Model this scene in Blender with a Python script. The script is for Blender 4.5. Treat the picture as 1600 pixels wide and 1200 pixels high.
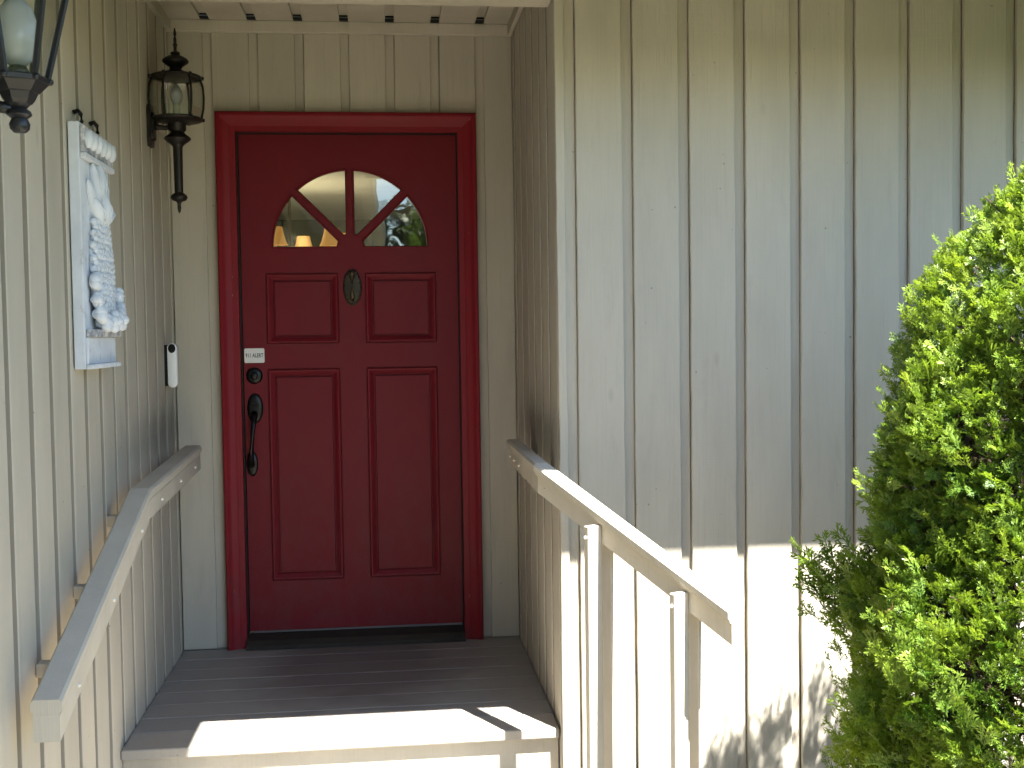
import bpy, bmesh, math, random
import numpy as np
from mathutils import Matrix, Vector
from mathutils.geometry import tessellate_polygon
random.seed(7); rng = np.random.default_rng(11)
for o in list(bpy.data.objects): bpy.data.objects.remove(o)
scene = bpy.context.scene
col = scene.collection

# ---------------------------------------------------------------- camera
# world: X right, Y into the picture, Z up; door wall y = 0, porch deck z = 0
CAM = (0.139, -4.842, 1.298); YAW, PITCH, ROLL, FPX = 0.110, 0.045, 0.014, 1800.0
cam = bpy.data.cameras.new('camera'); camo = bpy.data.objects.new('camera', cam); col.objects.link(camo)
cy_, sy_, cp_, sp_ = math.cos(YAW), math.sin(YAW), math.cos(PITCH), math.sin(PITCH)
fwd = Vector((sy_*cp_, cy_*cp_, -sp_)); right = Vector((cy_, -sy_, 0)); down = fwd.cross(right)
r2 = right*math.cos(ROLL) + down*math.sin(ROLL); d2 = -right*math.sin(ROLL) + down*math.cos(ROLL)
m = Matrix((r2, -d2, -fwd)).transposed().to_4x4(); m.translation = Vector(CAM)
camo.matrix_world = m
cam.sensor_width = 36; cam.lens = FPX/1600*36; cam.clip_start = 0.05; cam.clip_end = 2000
scene.camera = camo

# ---------------------------------------------------------------- light
AZ, EL = math.radians(29.5), math.radians(61.3)      # sun right of straight-behind, and height
world = bpy.data.worlds.new('World'); scene.world = world; world.use_nodes = True
wn = world.node_tree.nodes; wl = world.node_tree.links
sky = wn.new('ShaderNodeTexSky'); sky.sky_type = 'NISHITA'; sky.sun_disc = False
sky.sun_elevation = EL; sky.sun_rotation = math.pi - AZ; sky.air_density = 1.0; sky.dust_density = 0.3; sky.ozone_density = 2.6
bg = wn['Background']; bg.inputs[1].default_value = 0.069
wl.new(sky.outputs[0], bg.inputs[0])
sun = bpy.data.lights.new('sun', 'SUN'); sun.energy = 5.0; sun.angle = math.radians(0.5); sun.color = (1, .965, .90)
suno = bpy.data.objects.new('sun', sun); col.objects.link(suno)
sdir = Vector((math.cos(EL)*math.sin(AZ), -math.cos(EL)*math.cos(AZ), math.sin(EL)))
suno.rotation_euler = (-sdir).to_track_quat('-Z', 'Y').to_euler(); suno.location = sdir*30
scene.view_settings.view_transform = 'Standard'; scene.view_settings.look = 'None'
scene.view_settings.exposure = 2.78; scene.view_settings.gamma = 1; scene.view_settings.use_curve_mapping = False

# ---------------------------------------------------------------- dimensions
XL, XR, YF, YD = -0.711, 0.692, -1.197, -1.162
GZ = -0.37
S = 0.185; SW = 0.036; REC = 0.016
YE = -2.002; ZE = 2.215; XE = 0.122                   # outer bottom edge of the gutters

# ---------------------------------------------------------------- materials
def mat(name):
    m = bpy.data.materials.new(name); m.use_nodes = True
    nt = m.node_tree; return m, nt.nodes, nt.links, nt.nodes['Principled BSDF']
def setc(b, c, rough=.6, metal=0, spec=.4):
    b.inputs['Base Color'].default_value = (*c, 1); b.inputs['Roughness'].default_value = rough
    b.inputs['Metallic'].default_value = metal; b.inputs['Specular IOR Level'].default_value = spec
def coords(n, l, scale, rnd=True):
    tc = n.new('ShaderNodeTexCoord'); mp = n.new('ShaderNodeMapping'); mp.inputs['Scale'].default_value = scale
    l.new(tc.outputs['Object'], mp.inputs['Vector'])
    if rnd:
        oi = n.new('ShaderNodeObjectInfo'); mu = n.new('ShaderNodeMath'); mu.operation = 'MULTIPLY'; mu.inputs[1].default_value = 37
        l.new(oi.outputs['Random'], mu.inputs[0]); l.new(mu.outputs[0], mp.inputs['Location'])
    return mp
def noise(n, l, vec, scale, detail=3, rough=.55, dist=0):
    t = n.new('ShaderNodeTexNoise'); t.inputs['Scale'].default_value = scale; t.inputs['Detail'].default_value = detail
    t.inputs['Roughness'].default_value = rough; t.inputs['Distortion'].default_value = dist
    l.new(vec.outputs[0], t.inputs['Vector']); return t
def ramp(n, l, src, p0, p1, c0=(0,0,0,1), c1=(1,1,1,1)):
    r = n.new('ShaderNodeValToRGB'); e = r.color_ramp.elements
    e[0].position = p0; e[1].position = p1; e[0].color = c0; e[1].color = c1
    l.new(src, r.inputs[0]); return r
def mixc(n, l, fac, a, b, mode='MIX'):
    x = n.new('ShaderNodeMix'); x.data_type = 'RGBA'; x.blend_type = mode
    for s, i in ((fac, 0), (a, 6), (b, 7)):
        if isinstance(s, (int, float)): x.inputs[i].default_value = s
        elif isinstance(s, tuple): x.inputs[i].default_value = (*s, 1) if len(s) == 3 else s
        else: l.new(s, x.inputs[i])
    return x.outputs[2]
def math_(n, l, op, a, b=None, c=None):
    x = n.new('ShaderNodeMath'); x.operation = op
    for i, s in enumerate((a, b, c)):
        if s is None: continue
        if isinstance(s, (int, float)): x.inputs[i].default_value = s
        else: l.new(s, x.inputs[i])
    return x.outputs[0]
def bump(n, l, b, h, strength, dist, prev=None):
    x = n.new('ShaderNodeBump'); x.inputs['Strength'].default_value = strength; x.inputs['Distance'].default_value = dist
    l.new(h, x.inputs['Height'])
    if prev is not None: l.new(prev.outputs[0], x.inputs['Normal'])
    l.new(x.outputs[0], b.inputs['Normal']); return x

def siding_paint(name, c, grime=None):
    """Rough-sawn board under beige paint; grime = smudges rubbed on the wall beside a handrail (y0, y1, z)."""
    m, n, l, b = mat(name); setc(b, c, .72, 0, .25)
    big = noise(n, l, coords(n, l, (3, 3, .7)), 2.2, 4)
    grain = noise(n, l, coords(n, l, (160, 160, 4.0)), 1.0, 4, .6, .6)
    saw = noise(n, l, coords(n, l, (6, 6, 260)), 1.0, 3, .6)
    knots = noise(n, l, coords(n, l, (9, 9, 5)), 1.3, 2, .5, 1.2)
    spk = noise(n, l, coords(n, l, (1, 1, 1)), 60, 1, .4)
    c1 = mixc(n, l, ramp(n, l, big.outputs[0], .3, .75).outputs[0], tuple(x*.90 for x in c), tuple(x*1.05 for x in c))
    c2 = mixc(n, l, ramp(n, l, grain.outputs[0], .50, .80, c1=(.28,.28,.28,1)).outputs[0], c1, tuple(x*.72 for x in c))
    stn = noise(n, l, coords(n, l, (7, 7, 2.2)), 1.6, 5, .62, .8)
    c2 = mixc(n, l, ramp(n, l, stn.outputs[0], .60, .80, c1=(.30,.30,.30,1)).outputs[0], c2, tuple(x*.62 for x in c))
    kn = n.new('ShaderNodeTexVoronoi'); kn.inputs['Scale'].default_value = 1.0; l.new(coords(n, l, (5, 5, 2.2)).outputs[0], kn.inputs['Vector'])
    c2 = mixc(n, l, ramp(n, l, kn.outputs['Distance'], .03, .075, c0=(.32,.32,.32,1), c1=(0,0,0,1)).outputs[0], c2, tuple(x*.55 for x in c))
    c3 = mixc(n, l, ramp(n, l, spk.outputs[0], .80, .83, c1=(.6,.6,.6,1)).outputs[0], c2, (.12, .10, .075))
    oi = n.new('ShaderNodeObjectInfo')
    tint = math_(n, l, 'MULTIPLY_ADD', oi.outputs['Random'], .10, .95)
    hs = n.new('ShaderNodeHueSaturation'); l.new(c3, hs.inputs['Color']); l.new(tint, hs.inputs['Value'])
    out = hs.outputs[0]
    if grime:
        y0, y1, zc, amt = grime
        g = n.new('ShaderNodeNewGeometry'); sp = n.new('ShaderNodeSeparateXYZ'); l.new(g.outputs['Position'], sp.inputs[0])
        dz = math_(n, l, 'MULTIPLY', math_(n, l, 'SUBTRACT', sp.outputs[2], zc), 1/.10)
        gz = math_(n, l, 'POWER', 2.718, math_(n, l, 'MULTIPLY', math_(n, l, 'MULTIPLY', dz, dz), -1))
        dy = math_(n, l, 'MULTIPLY', math_(n, l, 'SUBTRACT', sp.outputs[1], (y0+y1)/2), 2/(y1-y0))
        gy = math_(n, l, 'POWER', 2.718, math_(n, l, 'MULTIPLY', math_(n, l, 'MULTIPLY', dy, dy), -1))
        nz = noise(n, l, coords(n, l, (7, 7, 3), False), 1.5, 4)
        f = math_(n, l, 'MULTIPLY', math_(n, l, 'MULTIPLY', gz, gy), math_(n, l, 'MULTIPLY', nz.outputs[0], 1.9*amt))
        f = math_(n, l, 'MINIMUM', f, .85)
        out = mixc(n, l, f, out, (.07, .068, .062))
    l.new(out, b.inputs['Base Color'])
    b1 = bump(n, l, b, grain.outputs[0], .55, .0022)
    b2 = bump(n, l, b, saw.outputs[0], .30, .0012, b1)
    bump(n, l, b, knots.outputs[0], .18, .006, b2)
    return m
BEIGE = (.495, .456, .378)
M_side = siding_paint('beige_siding_paint', BEIGE)
M_left = siding_paint('beige_siding_paint_smudged', BEIGE, (-.8, .3, .95, .55))
M_reveal = siding_paint('beige_siding_paint_rubbed', BEIGE, (-.95, -.15, .95, .55))
M_edge = siding_paint('shade_toned_paint', (.30, .27, .22))  # darker tone with the shade of the board edges painted in; also backs the joints
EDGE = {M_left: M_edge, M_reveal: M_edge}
M_strip = siding_paint('beige_strip_paint', tuple(x*.97 for x in BEIGE))
M_rail = siding_paint('beige_rail_paint', (.52, .48, .40))

def simple(name, c, rough=.6, metal=0, spec=.4, bscale=None, bstr=.2, bdist=.002, var=.12, vscale=6):
    m, n, l, b = mat(name); setc(b, c, rough, metal, spec)
    v = noise(n, l, coords(n, l, (1, 1, 1)), vscale, 4)
    l.new(mixc(n, l, v.outputs[0], tuple(x*(1-var) for x in c), tuple(min(1, x*(1+var)) for x in c)), b.inputs['Base Color'])
    if bscale:
        h = noise(n, l, coords(n, l, (1, 1, 1)), bscale, 4); bump(n, l, b, h.outputs[0], bstr, bdist)
    return m
def red_paint(name, c, rough, chips=0.0):
    m, n, l, b = mat(name); setc(b, c, rough, 0, .27)
    v = noise(n, l, coords(n, l, (2, 2, 1)), 2.5, 4)
    g = noise(n, l, coords(n, l, (60, 60, 3)), 1, 3, .6, .4)
    base = mixc(n, l, v.outputs[0], tuple(x*.9 for x in c), tuple(x*1.1 for x in c))
    if chips:
        ch = noise(n, l, coords(n, l, (40, 40, 14)), 1, 3, .6)
        base = mixc(n, l, ramp(n, l, ch.outputs[0], .765-chips*.05, .79).outputs[0], base, (.45, .36, .33))
    tz = n.new('ShaderNodeTexCoord'); sz = n.new('ShaderNodeSeparateXYZ'); l.new(tz.outputs['Object'], sz.inputs[0])
    dn = noise(n, l, coords(n, l, (9, 9, 5)), 2.0, 6, .7)
    low = ramp(n, l, sz.outputs[2], .05, .85, c0=(.55, .55, .55, 1), c1=(.10, .10, .10, 1))
    dm = math_(n, l, 'MULTIPLY', low.outputs[0], ramp(n, l, dn.outputs[0], .42, .72).outputs[0])
    base = mixc(n, l, math_(n, l, 'MULTIPLY', dm, .55), base, (.115, .060, .052))      # road dust on the lower part
    l.new(base, b.inputs['Base Color'])
    rr = math_(n, l, 'MULTIPLY_ADD', v.outputs[0], .18, rough-.09); l.new(rr, b.inputs['Roughness'])
    bump(n, l, b, g.outputs[0], .12, .0012)
    return m
M_red = red_paint('dark_red_door_paint', (.142, .0040, .0105), .55)
M_redc = red_paint('red_casing_paint', (.195, .0048, .0125), .52, 1.0)
M_post = simple('plain_beige_post_paint', (.50, .46, .385), .6, 0, .25)
M_black = simple('black_hardware', (.012, .012, .013), .32, .6, .5)
M_iron = simple('dark_bronze_iron', (.022, .019, .017), .45, .5, .5, 60, .25, .001)
M_gun = simple('gunmetal_enamel', (.030, .032, .036), .36, .5, .5, 40, .2, .001)
M_bronze = simple('aged_bronze', (.050, .042, .030), .5, .7, .5, 90, .5, .002, .4, 25)
M_white = simple('white_plastic', (.80, .80, .80), .35, 0, .5, var=.01)
M_lens = simple('black_plastic', (.008, .008, .009), .18, 0, .5)
M_label = simple('white_sticker', (.72, .72, .70), .4, 0, .4, var=.03)
M_ink = simple('dark_ink', (.03, .03, .035), .5)
M_thresh = simple('dark_threshold', (.030, .024, .019), .5, 0, .3, 30, .3, .002, .3, 20)
M_sweep = simple('grey_sweep_metal', (.14, .14, .15), .45, .6, .4)
M_seal = simple('black_weather_seal', (.012, .008, .008), .8)
M_vent = simple('dark_vent_gap', (.006, .006, .006), .9)
M_gutter = simple('beige_gutter_paint', (.50, .46, .38), .45)
M_shingle = simple('dark_roofing', (.06, .058, .055), .9, 0, .2, 60, .6, .004, .3, 30)
M_screw = simple('pale_screw_head', (.70, .68, .62), .4, .1, .5)
M_bark = simple('brown_bark', (.085, .06, .042), .9, 0, .2, 40, .7, .006, .3, 12)
M_dry = simple('dry_tan_frond', (.34, .22, .10), .8)
M_candle = simple('ivory_candle_sleeve', (.62, .58, .48), .5)
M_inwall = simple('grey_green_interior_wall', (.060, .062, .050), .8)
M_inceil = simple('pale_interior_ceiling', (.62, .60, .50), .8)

def stone():
    m, n, l, b = mat('weathered_white_stone'); c = (.70, .74, .80); setc(b, c, .8, 0, .2)
    v = noise(n, l, coords(n, l, (1, 1, 1)), 14, 5); s = noise(n, l, coords(n, l, (1, 1, .5)), 34, 4, .65)
    a = mixc(n, l, ramp(n, l, v.outputs[0], .35, .7).outputs[0], (.60, .64, .70), c)
    a = mixc(n, l, ramp(n, l, s.outputs[0], .62, .74).outputs[0], a, (.36, .35, .34))
    l.new(a, b.inputs['Base Color']); bump(n, l, b, s.outputs[0], .35, .002); return m
M_stone = stone()
def stone_dark():
    m, n, l, b = mat('grimy_frieze_stone'); setc(b, (.5, .5, .52), .85, 0, .2)
    s = noise(n, l, coords(n, l, (1, 1, 1)), 28, 5, .65)
    l.new(mixc(n, l, ramp(n, l, s.outputs[0], .42, .62).outputs[0], (.25, .26, .30), (.66, .66, .66)), b.inputs['Base Color'])
    bump(n, l, b, s.outputs[0], .5, .003); return m
M_frieze = stone_dark()
def deck_paint():
    m, n, l, b = mat('worn_deck_paint'); c = (.115, .104, .098); setc(b, c, .6, 0, .3)
    g = noise(n, l, coords(n, l, (4, 120, 120)), 1, 4, .6, .5)
    v = noise(n, l, coords(n, l, (3, 5, 5)), 1.6, 4)
    w = noise(n, l, coords(n, l, (14, 30, 30)), 1.5, 5, .7)
    g_ = n.new('ShaderNodeNewGeometry'); vm = n.new('ShaderNodeVectorMath'); vm.operation = 'SUBTRACT'; vm.inputs[1].default_value = (.02, -.30, 0)
    l.new(g_.outputs['Position'], vm.inputs[0]); vs = n.new('ShaderNodeVectorMath'); vs.operation = 'MULTIPLY'; vs.inputs[1].default_value = (1.5, 1.05, 0); l.new(vm.outputs[0], vs.inputs[0])
    ln = n.new('ShaderNodeVectorMath'); ln.operation = 'LENGTH'; l.new(vs.outputs[0], ln.inputs[0])
    tread = ramp(n, l, math_(n, l, 'MULTIPLY_ADD', v.outputs[0], .5, ln.outputs['Value']), .62, 1.25)
    a = mixc(n, l, tread.outputs[0], (.165, .138, .128), (.29, .268, .24))
    a = mixc(n, l, ramp(n, l, w.outputs[0], .60, .78, c1=(.6,.6,.6,1)).outputs[0], a, (.17, .16, .15))
    l.new(a, b.inputs['Base Color']); bump(n, l, b, g.outputs[0], .3, .0015); return m
M_deck = deck_paint()
M_nose = siding_paint('taupe_nosing_paint', (.37, .335, .285))
M_riser = siding_paint('beige_riser_paint', (.46, .42, .345))
def concrete():
    m, n, l, b = mat('aggregate_path'); c = (.215, .186, .135); setc(b, c, .9, 0, .2)
    v = noise(n, l, coords(n, l, (1, 1, 1)), 1.7, 6); s = noise(n, l, coords(n, l, (1, 1, 1)), 90, 3)
    a = mixc(n, l, v.outputs[0], tuple(x*.8 for x in c), tuple(x*1.15 for x in c))
    a = mixc(n, l, ramp(n, l, s.outputs[0], .3, .7).outputs[0], a, tuple(x*.85 for x in c)); l.new(a, b.inputs['Base Color'])
    bump(n, l, b, s.outputs[0], .3, .003); return m
M_conc = concrete()
def lawn():
    m, n, l, b = mat('lawn'); setc(b, (.06, .10, .03), .9, 0, .1)
    v = noise(n, l, coords(n, l, (1, 1, 1)), 1.3, 6); s = noise(n, l, coords(n, l, (1, 1, 1)), 60, 4)
    a = mixc(n, l, v.outputs[0], (.028, .045, .013), (.048, .066, .024)); l.new(a, b.inputs['Base Color'])
    bump(n, l, b, s.outputs[0], 1, .03); return m
M_lawn = lawn()
M_mulch = simple('bark_mulch', (.055, .038, .027), .95, 0, .1, 45, 1, .03, .4, 30)

def glass(name, wav=0.0, tint=(1, 1, 1), refl=.0):
    m, n, l, b = mat(name); n.remove(b); out = n['Material Output']
    tr = n.new('ShaderNodeBsdfTransparent'); tr.inputs[0].default_value = (*tint, 1)
    gl = n.new('ShaderNodeBsdfGlossy'); gl.inputs['Roughness'].default_value = .01
    fr = n.new('ShaderNodeLayerWeight'); fr.inputs[0].default_value = .5
    if wav:
        w = noise(n, l, coords(n, l, (1, 1, 1)), 7, 1, .4); bp = n.new('ShaderNodeBump')
        bp.inputs['Strength'].default_value = wav; bp.inputs['Distance'].default_value = .01
        l.new(w.outputs[0], bp.inputs['Height']); l.new(bp.outputs[0], gl.inputs['Normal'])
    f = math_(n, l, 'MULTIPLY_ADD', math_(n, l, 'POWER', fr.outputs[1], 4.0), .8, refl)
    mx = n.new('ShaderNodeMixShader'); l.new(f, mx.inputs[0]); l.new(tr.outputs[0], mx.inputs[1]); l.new(gl.outputs[0], mx.inputs[2])
    l.new(mx.outputs[0], out.inputs[0]); return m
M_pane = glass('wavy_door_glass', .10, (.92, .94, .90), .12)
M_lglass = glass('clear_lantern_glass', .25, (.95, .96, .95), .035)
m_, n_, l_, b_ = mat('frosted_bulb_glass'); setc(b_, (.58, .61, .65), .2, 0, .5); b_.inputs['Transmission Weight'].default_value = .25
M_bulb = m_
m_, n_, l_, b_ = mat('lit_shade_fabric'); setc(b_, (.60, .38, .15), .8, 0, .2)
b_.inputs['Emission Color'].default_value = (1, .44, .09, 1); b_.inputs['Emission Strength'].default_value = .055
M_shade = m_

def foliage(name, dark, lite, trans=.35):
    m, n, l, b = mat(name); setc(b, dark, .42, 0, .45); out = n['Material Output']
    at = n.new('ShaderNodeAttribute'); at.attribute_name = 'tint'
    c = mixc(n, l, at.outputs['Fac'], dark, lite); l.new(c, b.inputs['Base Color'])
    t = n.new('ShaderNodeBsdfTranslucent'); l.new(mixc(n, l, 1.0, c, (1.0, 1.0, .45), 'MULTIPLY'), t.inputs[0])
    mx = n.new('ShaderNodeMixShader'); mx.inputs[0].default_value = trans
    l.new(b.outputs[0], mx.inputs[1]); l.new(t.outputs[0], mx.inputs[2]); l.new(mx.outputs[0], out.inputs[0]); return m
M_arb = foliage('scale_leaf_green', (.038, .130, .012), (.31, .41, .055), .46)
M_leaf = foliage('broad_leaf_green', (.05, .10, .02), (.10, .16, .03), .35)
M_conif = foliage('conifer_green', (.02, .045, .02), (.04, .07, .025), .2)

# ---------------------------------------------------------------- helpers
def mesh_from(name, verts, faces, material=None, smooth=False):
    me = bpy.data.meshes.new(name); me.from_pydata([tuple(v) for v in verts], [], faces); me.update()
    if material: me.materials.append(material)
    bm = bmesh.new(); bm.from_mesh(me); bmesh.ops.recalc_face_normals(bm, faces=bm.faces); bm.to_mesh(me); bm.free()
    if smooth: me.polygons.foreach_set('use_smooth', [True]*len(me.polygons))
    return me
def link(name, me, parent=None, loc=(0, 0, 0), rot=(0, 0, 0)):
    o = bpy.data.objects.new(name, me); col.objects.link(o); o.location = loc; o.rotation_euler = rot
    if parent: o.parent = parent
    return o
def tag(o, label=None, cat=None, group=None, kind=None):
    for k, v in (('label', label), ('category', cat), ('group', group), ('kind', kind)):
        if v: o[k] = v
    return o
def thing(name, label, cat, loc=(0, 0, 0), rz=0, group=None):
    o = bpy.data.objects.new(name, None); col.objects.link(o); o.location = loc; o.rotation_euler = (0, 0, rz)
    o.empty_display_size = .1
    return tag(o, label, cat, group)
class MB:
    def __init__(s): s.v = []; s.f = []
    def add(s, v, f):
        k = len(s.v); s.v += [tuple(x) for x in v]; s.f += [tuple(i+k for i in q) for q in f]; return s
    def box(s, x0, x1, y0, y1, z0, z1, c=0):
        bm = bmesh.new(); bmesh.ops.create_cube(bm, size=1)
        for v in bm.verts: v.co = Vector(((x0+x1)/2+v.co.x*(x1-x0), (y0+y1)/2+v.co.y*(y1-y0), (z0+z1)/2+v.co.z*(z1-z0)))
        if c: bmesh.ops.bevel(bm, geom=bm.edges[:], offset=c, segments=2, affect='EDGES', profile=.5)
        bm.verts.index_update(); s.add([v.co[:] for v in bm.verts], [[v.index for v in f.verts] for f in bm.faces]); bm.free(); return s
    def lathe(s, prof, cx=0, cy=0, n=20, rot=0, caps=True):
        v = []; f = []
        for r, z in prof:
            for i in range(n):
                a = rot+2*math.pi*i/n; v.append((cx+r*math.cos(a), cy+r*math.sin(a), z))
        for j in range(len(prof)-1):
            for i in range(n): f.append((j*n+i, j*n+(i+1) % n, (j+1)*n+(i+1) % n, (j+1)*n+i))
        if caps: f.append(tuple(range(n))[::-1]); f.append(tuple((len(prof)-1)*n+i for i in range(n)))
        return s.add(v, f)
    def tube(s, pts, rad, n=10):
        pts = [Vector(p) for p in pts]; v = []; f = []
        if not hasattr(rad, '__len__'): rad = [rad]*len(pts)
        up = Vector((0, 0, 1)); t0 = (pts[1]-pts[0]).normalized()
        if abs(t0.dot(up)) > .9: up = Vector((0, 1, 0))
        for k, p in enumerate(pts):
            t = (pts[min(k+1, len(pts)-1)]-pts[max(k-1, 0)]).normalized()
            a = t.cross(up).normalized(); b = t.cross(a).normalized()
            for i in range(n):
                q = 2*math.pi*i/n; v.append(p+a*rad[k]*math.cos(q)+b*rad[k]*math.sin(q))
        for j in range(len(pts)-1):
            for i in range(n): f.append((j*n+i, j*n+(i+1) % n, (j+1)*n+(i+1) % n, (j+1)*n+i))
        f.append(tuple(range(n))[::-1]); f.append(tuple((len(pts)-1)*n+i for i in range(n)))
        return s.add(v, f)
    def ell(s, c, r, nu=12, nv=8, M=None):
        v = []; f = []
        for j in range(1, nv):
            th = math.pi*j/nv
            for i in range(nu):
                ph = 2*math.pi*i/nu; p = Vector((r[0]*math.sin(th)*math.cos(ph), r[1]*math.sin(th)*math.sin(ph), r[2]*math.cos(th)))
                v.append((M @ p if M else p)+Vector(c))
        for e in (r[2], -r[2]):
            p = Vector((0, 0, e)); v.append((M @ p if M else p)+Vector(c))
        nt = (nv-1)*nu
        for j in range(nv-2):
            for i in range(nu): f.append((j*nu+i, j*nu+(i+1) % nu, (j+1)*nu+(i+1) % nu, (j+1)*nu+i))
        for i in range(nu): f.append((nt, (i+1) % nu, i)); f.append((nt+1, (nv-2)*nu+i, (nv-2)*nu+(i+1) % nu))
        return s.add(v, f)
    def prism(s, poly, axis_map, d0, d1):
        """poly: 2D outline; axis_map(a, b, d) -> 3D."""
        k = len(poly); v = [axis_map(a, b, d0) for a, b in poly]+[axis_map(a, b, d1) for a, b in poly]
        f = [tuple(range(k))[::-1], tuple(range(k, 2*k))]+[(i, (i+1) % k, k+(i+1) % k, k+i) for i in range(k)]
        return s.add(v, f)
    def build(s, name, m, parent=None, loc=(0, 0, 0), rot=(0, 0, 0), smooth=False):
        return link(name, mesh_from(name, s.v, s.f, m, smooth), parent, loc, rot)
def auto_smooth(o, deg=35):
    me = o.data; me.polygons.foreach_set('use_smooth', [True]*len(me.polygons))
    bm = bmesh.new(); bm.from_mesh(me)
    for e in bm.edges:
        if len(e.link_faces) == 2 and e.calc_face_angle(0) > math.radians(deg): e.smooth = False
    bm.to_mesh(me); bm.free(); return o
def box(name, m, parent, x0, x1, y0, y1, z0, z1, c=0):
    """box with its origin at its own centre"""
    cx, cy, cz = (x0+x1)/2, (y0+y1)/2, (z0+z1)/2
    px, py, pz = (0, 0, 0)
    o = MB().box(x0-cx, x1-cx, y0-cy, y1-cy, z0-cz, z1-cz, c).build(name, m, parent, (cx, cy, cz)); return o

# ---------------------------------------------------------------- siding
def board_mesh(w, h, t, seed, jit=.0009, mt=None):
    """face at y = 0 looking to -y, bottom at z = 0, u from 0 to w; edges slightly wavy, corners eased"""
    r = random.Random(seed); nz = max(2, int(h/.07)); c = .0022; V = []; F = []
    ph = [r.uniform(0, 6.28) for _ in range(4)]; walk = [0, 0, 0]
    for k in range(nz+1):
        z = h*k/nz
        e0 = r.uniform(-jit, jit)+.0008*math.sin(z*2.1+ph[0]); e1 = r.uniform(-jit, jit)+.0008*math.sin(z*1.7+ph[1])
        fy = .0008*math.sin(z*1.3+ph[2])
        V += [(e0, t, z), (e0, c+fy, z), (e0+c, fy, z), (w/2, fy-.0005, z), (w+e1-c, fy, z), (w+e1, c+fy, z), (w+e1, t, z)]
    for k in range(nz):
        for i in range(6): F.append((k*7+i, k*7+i+1, (k+1)*7+i+1, (k+1)*7+i))
        F.append((k*7+6, k*7, (k+1)*7, (k+1)*7+6))
    F.append(tuple(range(7))[::-1]); F.append(tuple(nz*7+i for i in range(7)))
    me = mesh_from('board', V, F, mt)
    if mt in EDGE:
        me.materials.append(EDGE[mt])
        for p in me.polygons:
            if abs(p.normal.x) > .9 and p.center.y > .002: p.material_index = 1  # side faces take the tone with edge shade painted in
    return me
_cache = {}
def piece(kind, w, h, mt, var):
    key = (kind, round(w, 4), round(h, 3), mt.name, var)
    if key not in _cache:
        _cache[key] = board_mesh(w, h, REC-.0005 if kind == 'board' else .010, hash(key[1:3]) % 9999+var*17, .0009 if kind == 'board' else .0003, mt)
    return _cache[key]
_n = [0]
def put(kind, parent, u0, u1, z0, z1, mt):
    _n[0] += 1
    y = (0 if kind == 'board' else REC)+(random.uniform(-.0007, .0007) if kind == 'board' else 0)
    o = link('board' if kind == 'board' else 'recessed_strip', piece(kind, u1-u0, z1-z0, mt, _n[0] % 3), parent, (u0, y, z0))
    return o
def field(parent, u0, u1, z0, z1, first_edge, pitch, mt, sw=SW, gap='hi'):
    """boards and recessed strips between u0 and u1; strips end at first_edge + k*pitch"""
    k = math.floor((u0-first_edge)/pitch)-1; cur = u0
    while True:
        e = first_edge+k*pitch; a, b = e-sw, e; k += 1
        if b <= u0+.001: continue
        if a >= u1: break
        if a > cur+.004: put('board', parent, cur, a, z0, z1, mt)
        if b < u1:
            put('strip', parent, max(a, u0)+(.0035 if gap == 'lo' else -.004), b-(.0007 if gap == 'hi' else -.004), z0, z1, M_strip)
        cur = min(b, u1)
    if u1-cur > .006: put('board', parent, cur, u1, z0, z1, mt)

WZ = -.42
# ---- wall on the left
LW = thing('siding_wall', 'long beige board siding wall along the left side carrying the carved plaque', 'wall', (XL, 0, 0), math.pi/2)
field(LW, -15.0, -.001, WZ, 2.56, -.058+.018, .172, M_left, gap='lo')
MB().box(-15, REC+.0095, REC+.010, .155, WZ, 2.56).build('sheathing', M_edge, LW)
# ---- wall around the door
BW = thing('siding_wall', 'beige board wall round the red door at the back of the porch', 'wall', (0, 0, 0))
EB = -.352
put('board', BW, XL+.001, -.573, .002, 2.572, M_side); put('strip', BW, -.577, -.533, .002, 2.572, M_strip)
put('strip', BW, .533, .577, .002, 2.572, M_strip); put('board', BW, .573, XR-.001, .002, 2.572, M_side)
field(BW, -.537, .537, 2.150, 2.572, EB, S, M_side)
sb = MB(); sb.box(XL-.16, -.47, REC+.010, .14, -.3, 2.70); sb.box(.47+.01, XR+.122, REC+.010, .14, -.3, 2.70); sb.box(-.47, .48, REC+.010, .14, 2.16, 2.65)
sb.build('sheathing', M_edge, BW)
# ---- reveal on the right
RW = thing('siding_wall', 'narrow beige board wall on the right side of the porch, behind the start of the handrail', 'wall', (XR, 0, 0), -math.pi/2)
field(RW, .001, -YF-.0195, WZ, 2.60, .279, S, M_reveal)
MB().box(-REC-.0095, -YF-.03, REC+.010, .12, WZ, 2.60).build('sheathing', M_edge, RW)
# ---- front wall
FW = thing('siding_wall', 'wide beige board wall on the right, sunlit below and shaded above, behind the evergreen', 'wall', (0, YF, 0))
field(FW, XR, 5.6, WZ, 2.555, .757, S, M_side)
MB().box(XR+.122, 5.6, REC+.010, .14, WZ, 2.555).box(XR+.021, XR+.122, REC+.010, .0305, WZ, 2.555).build('sheathing', M_edge, FW)

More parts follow.
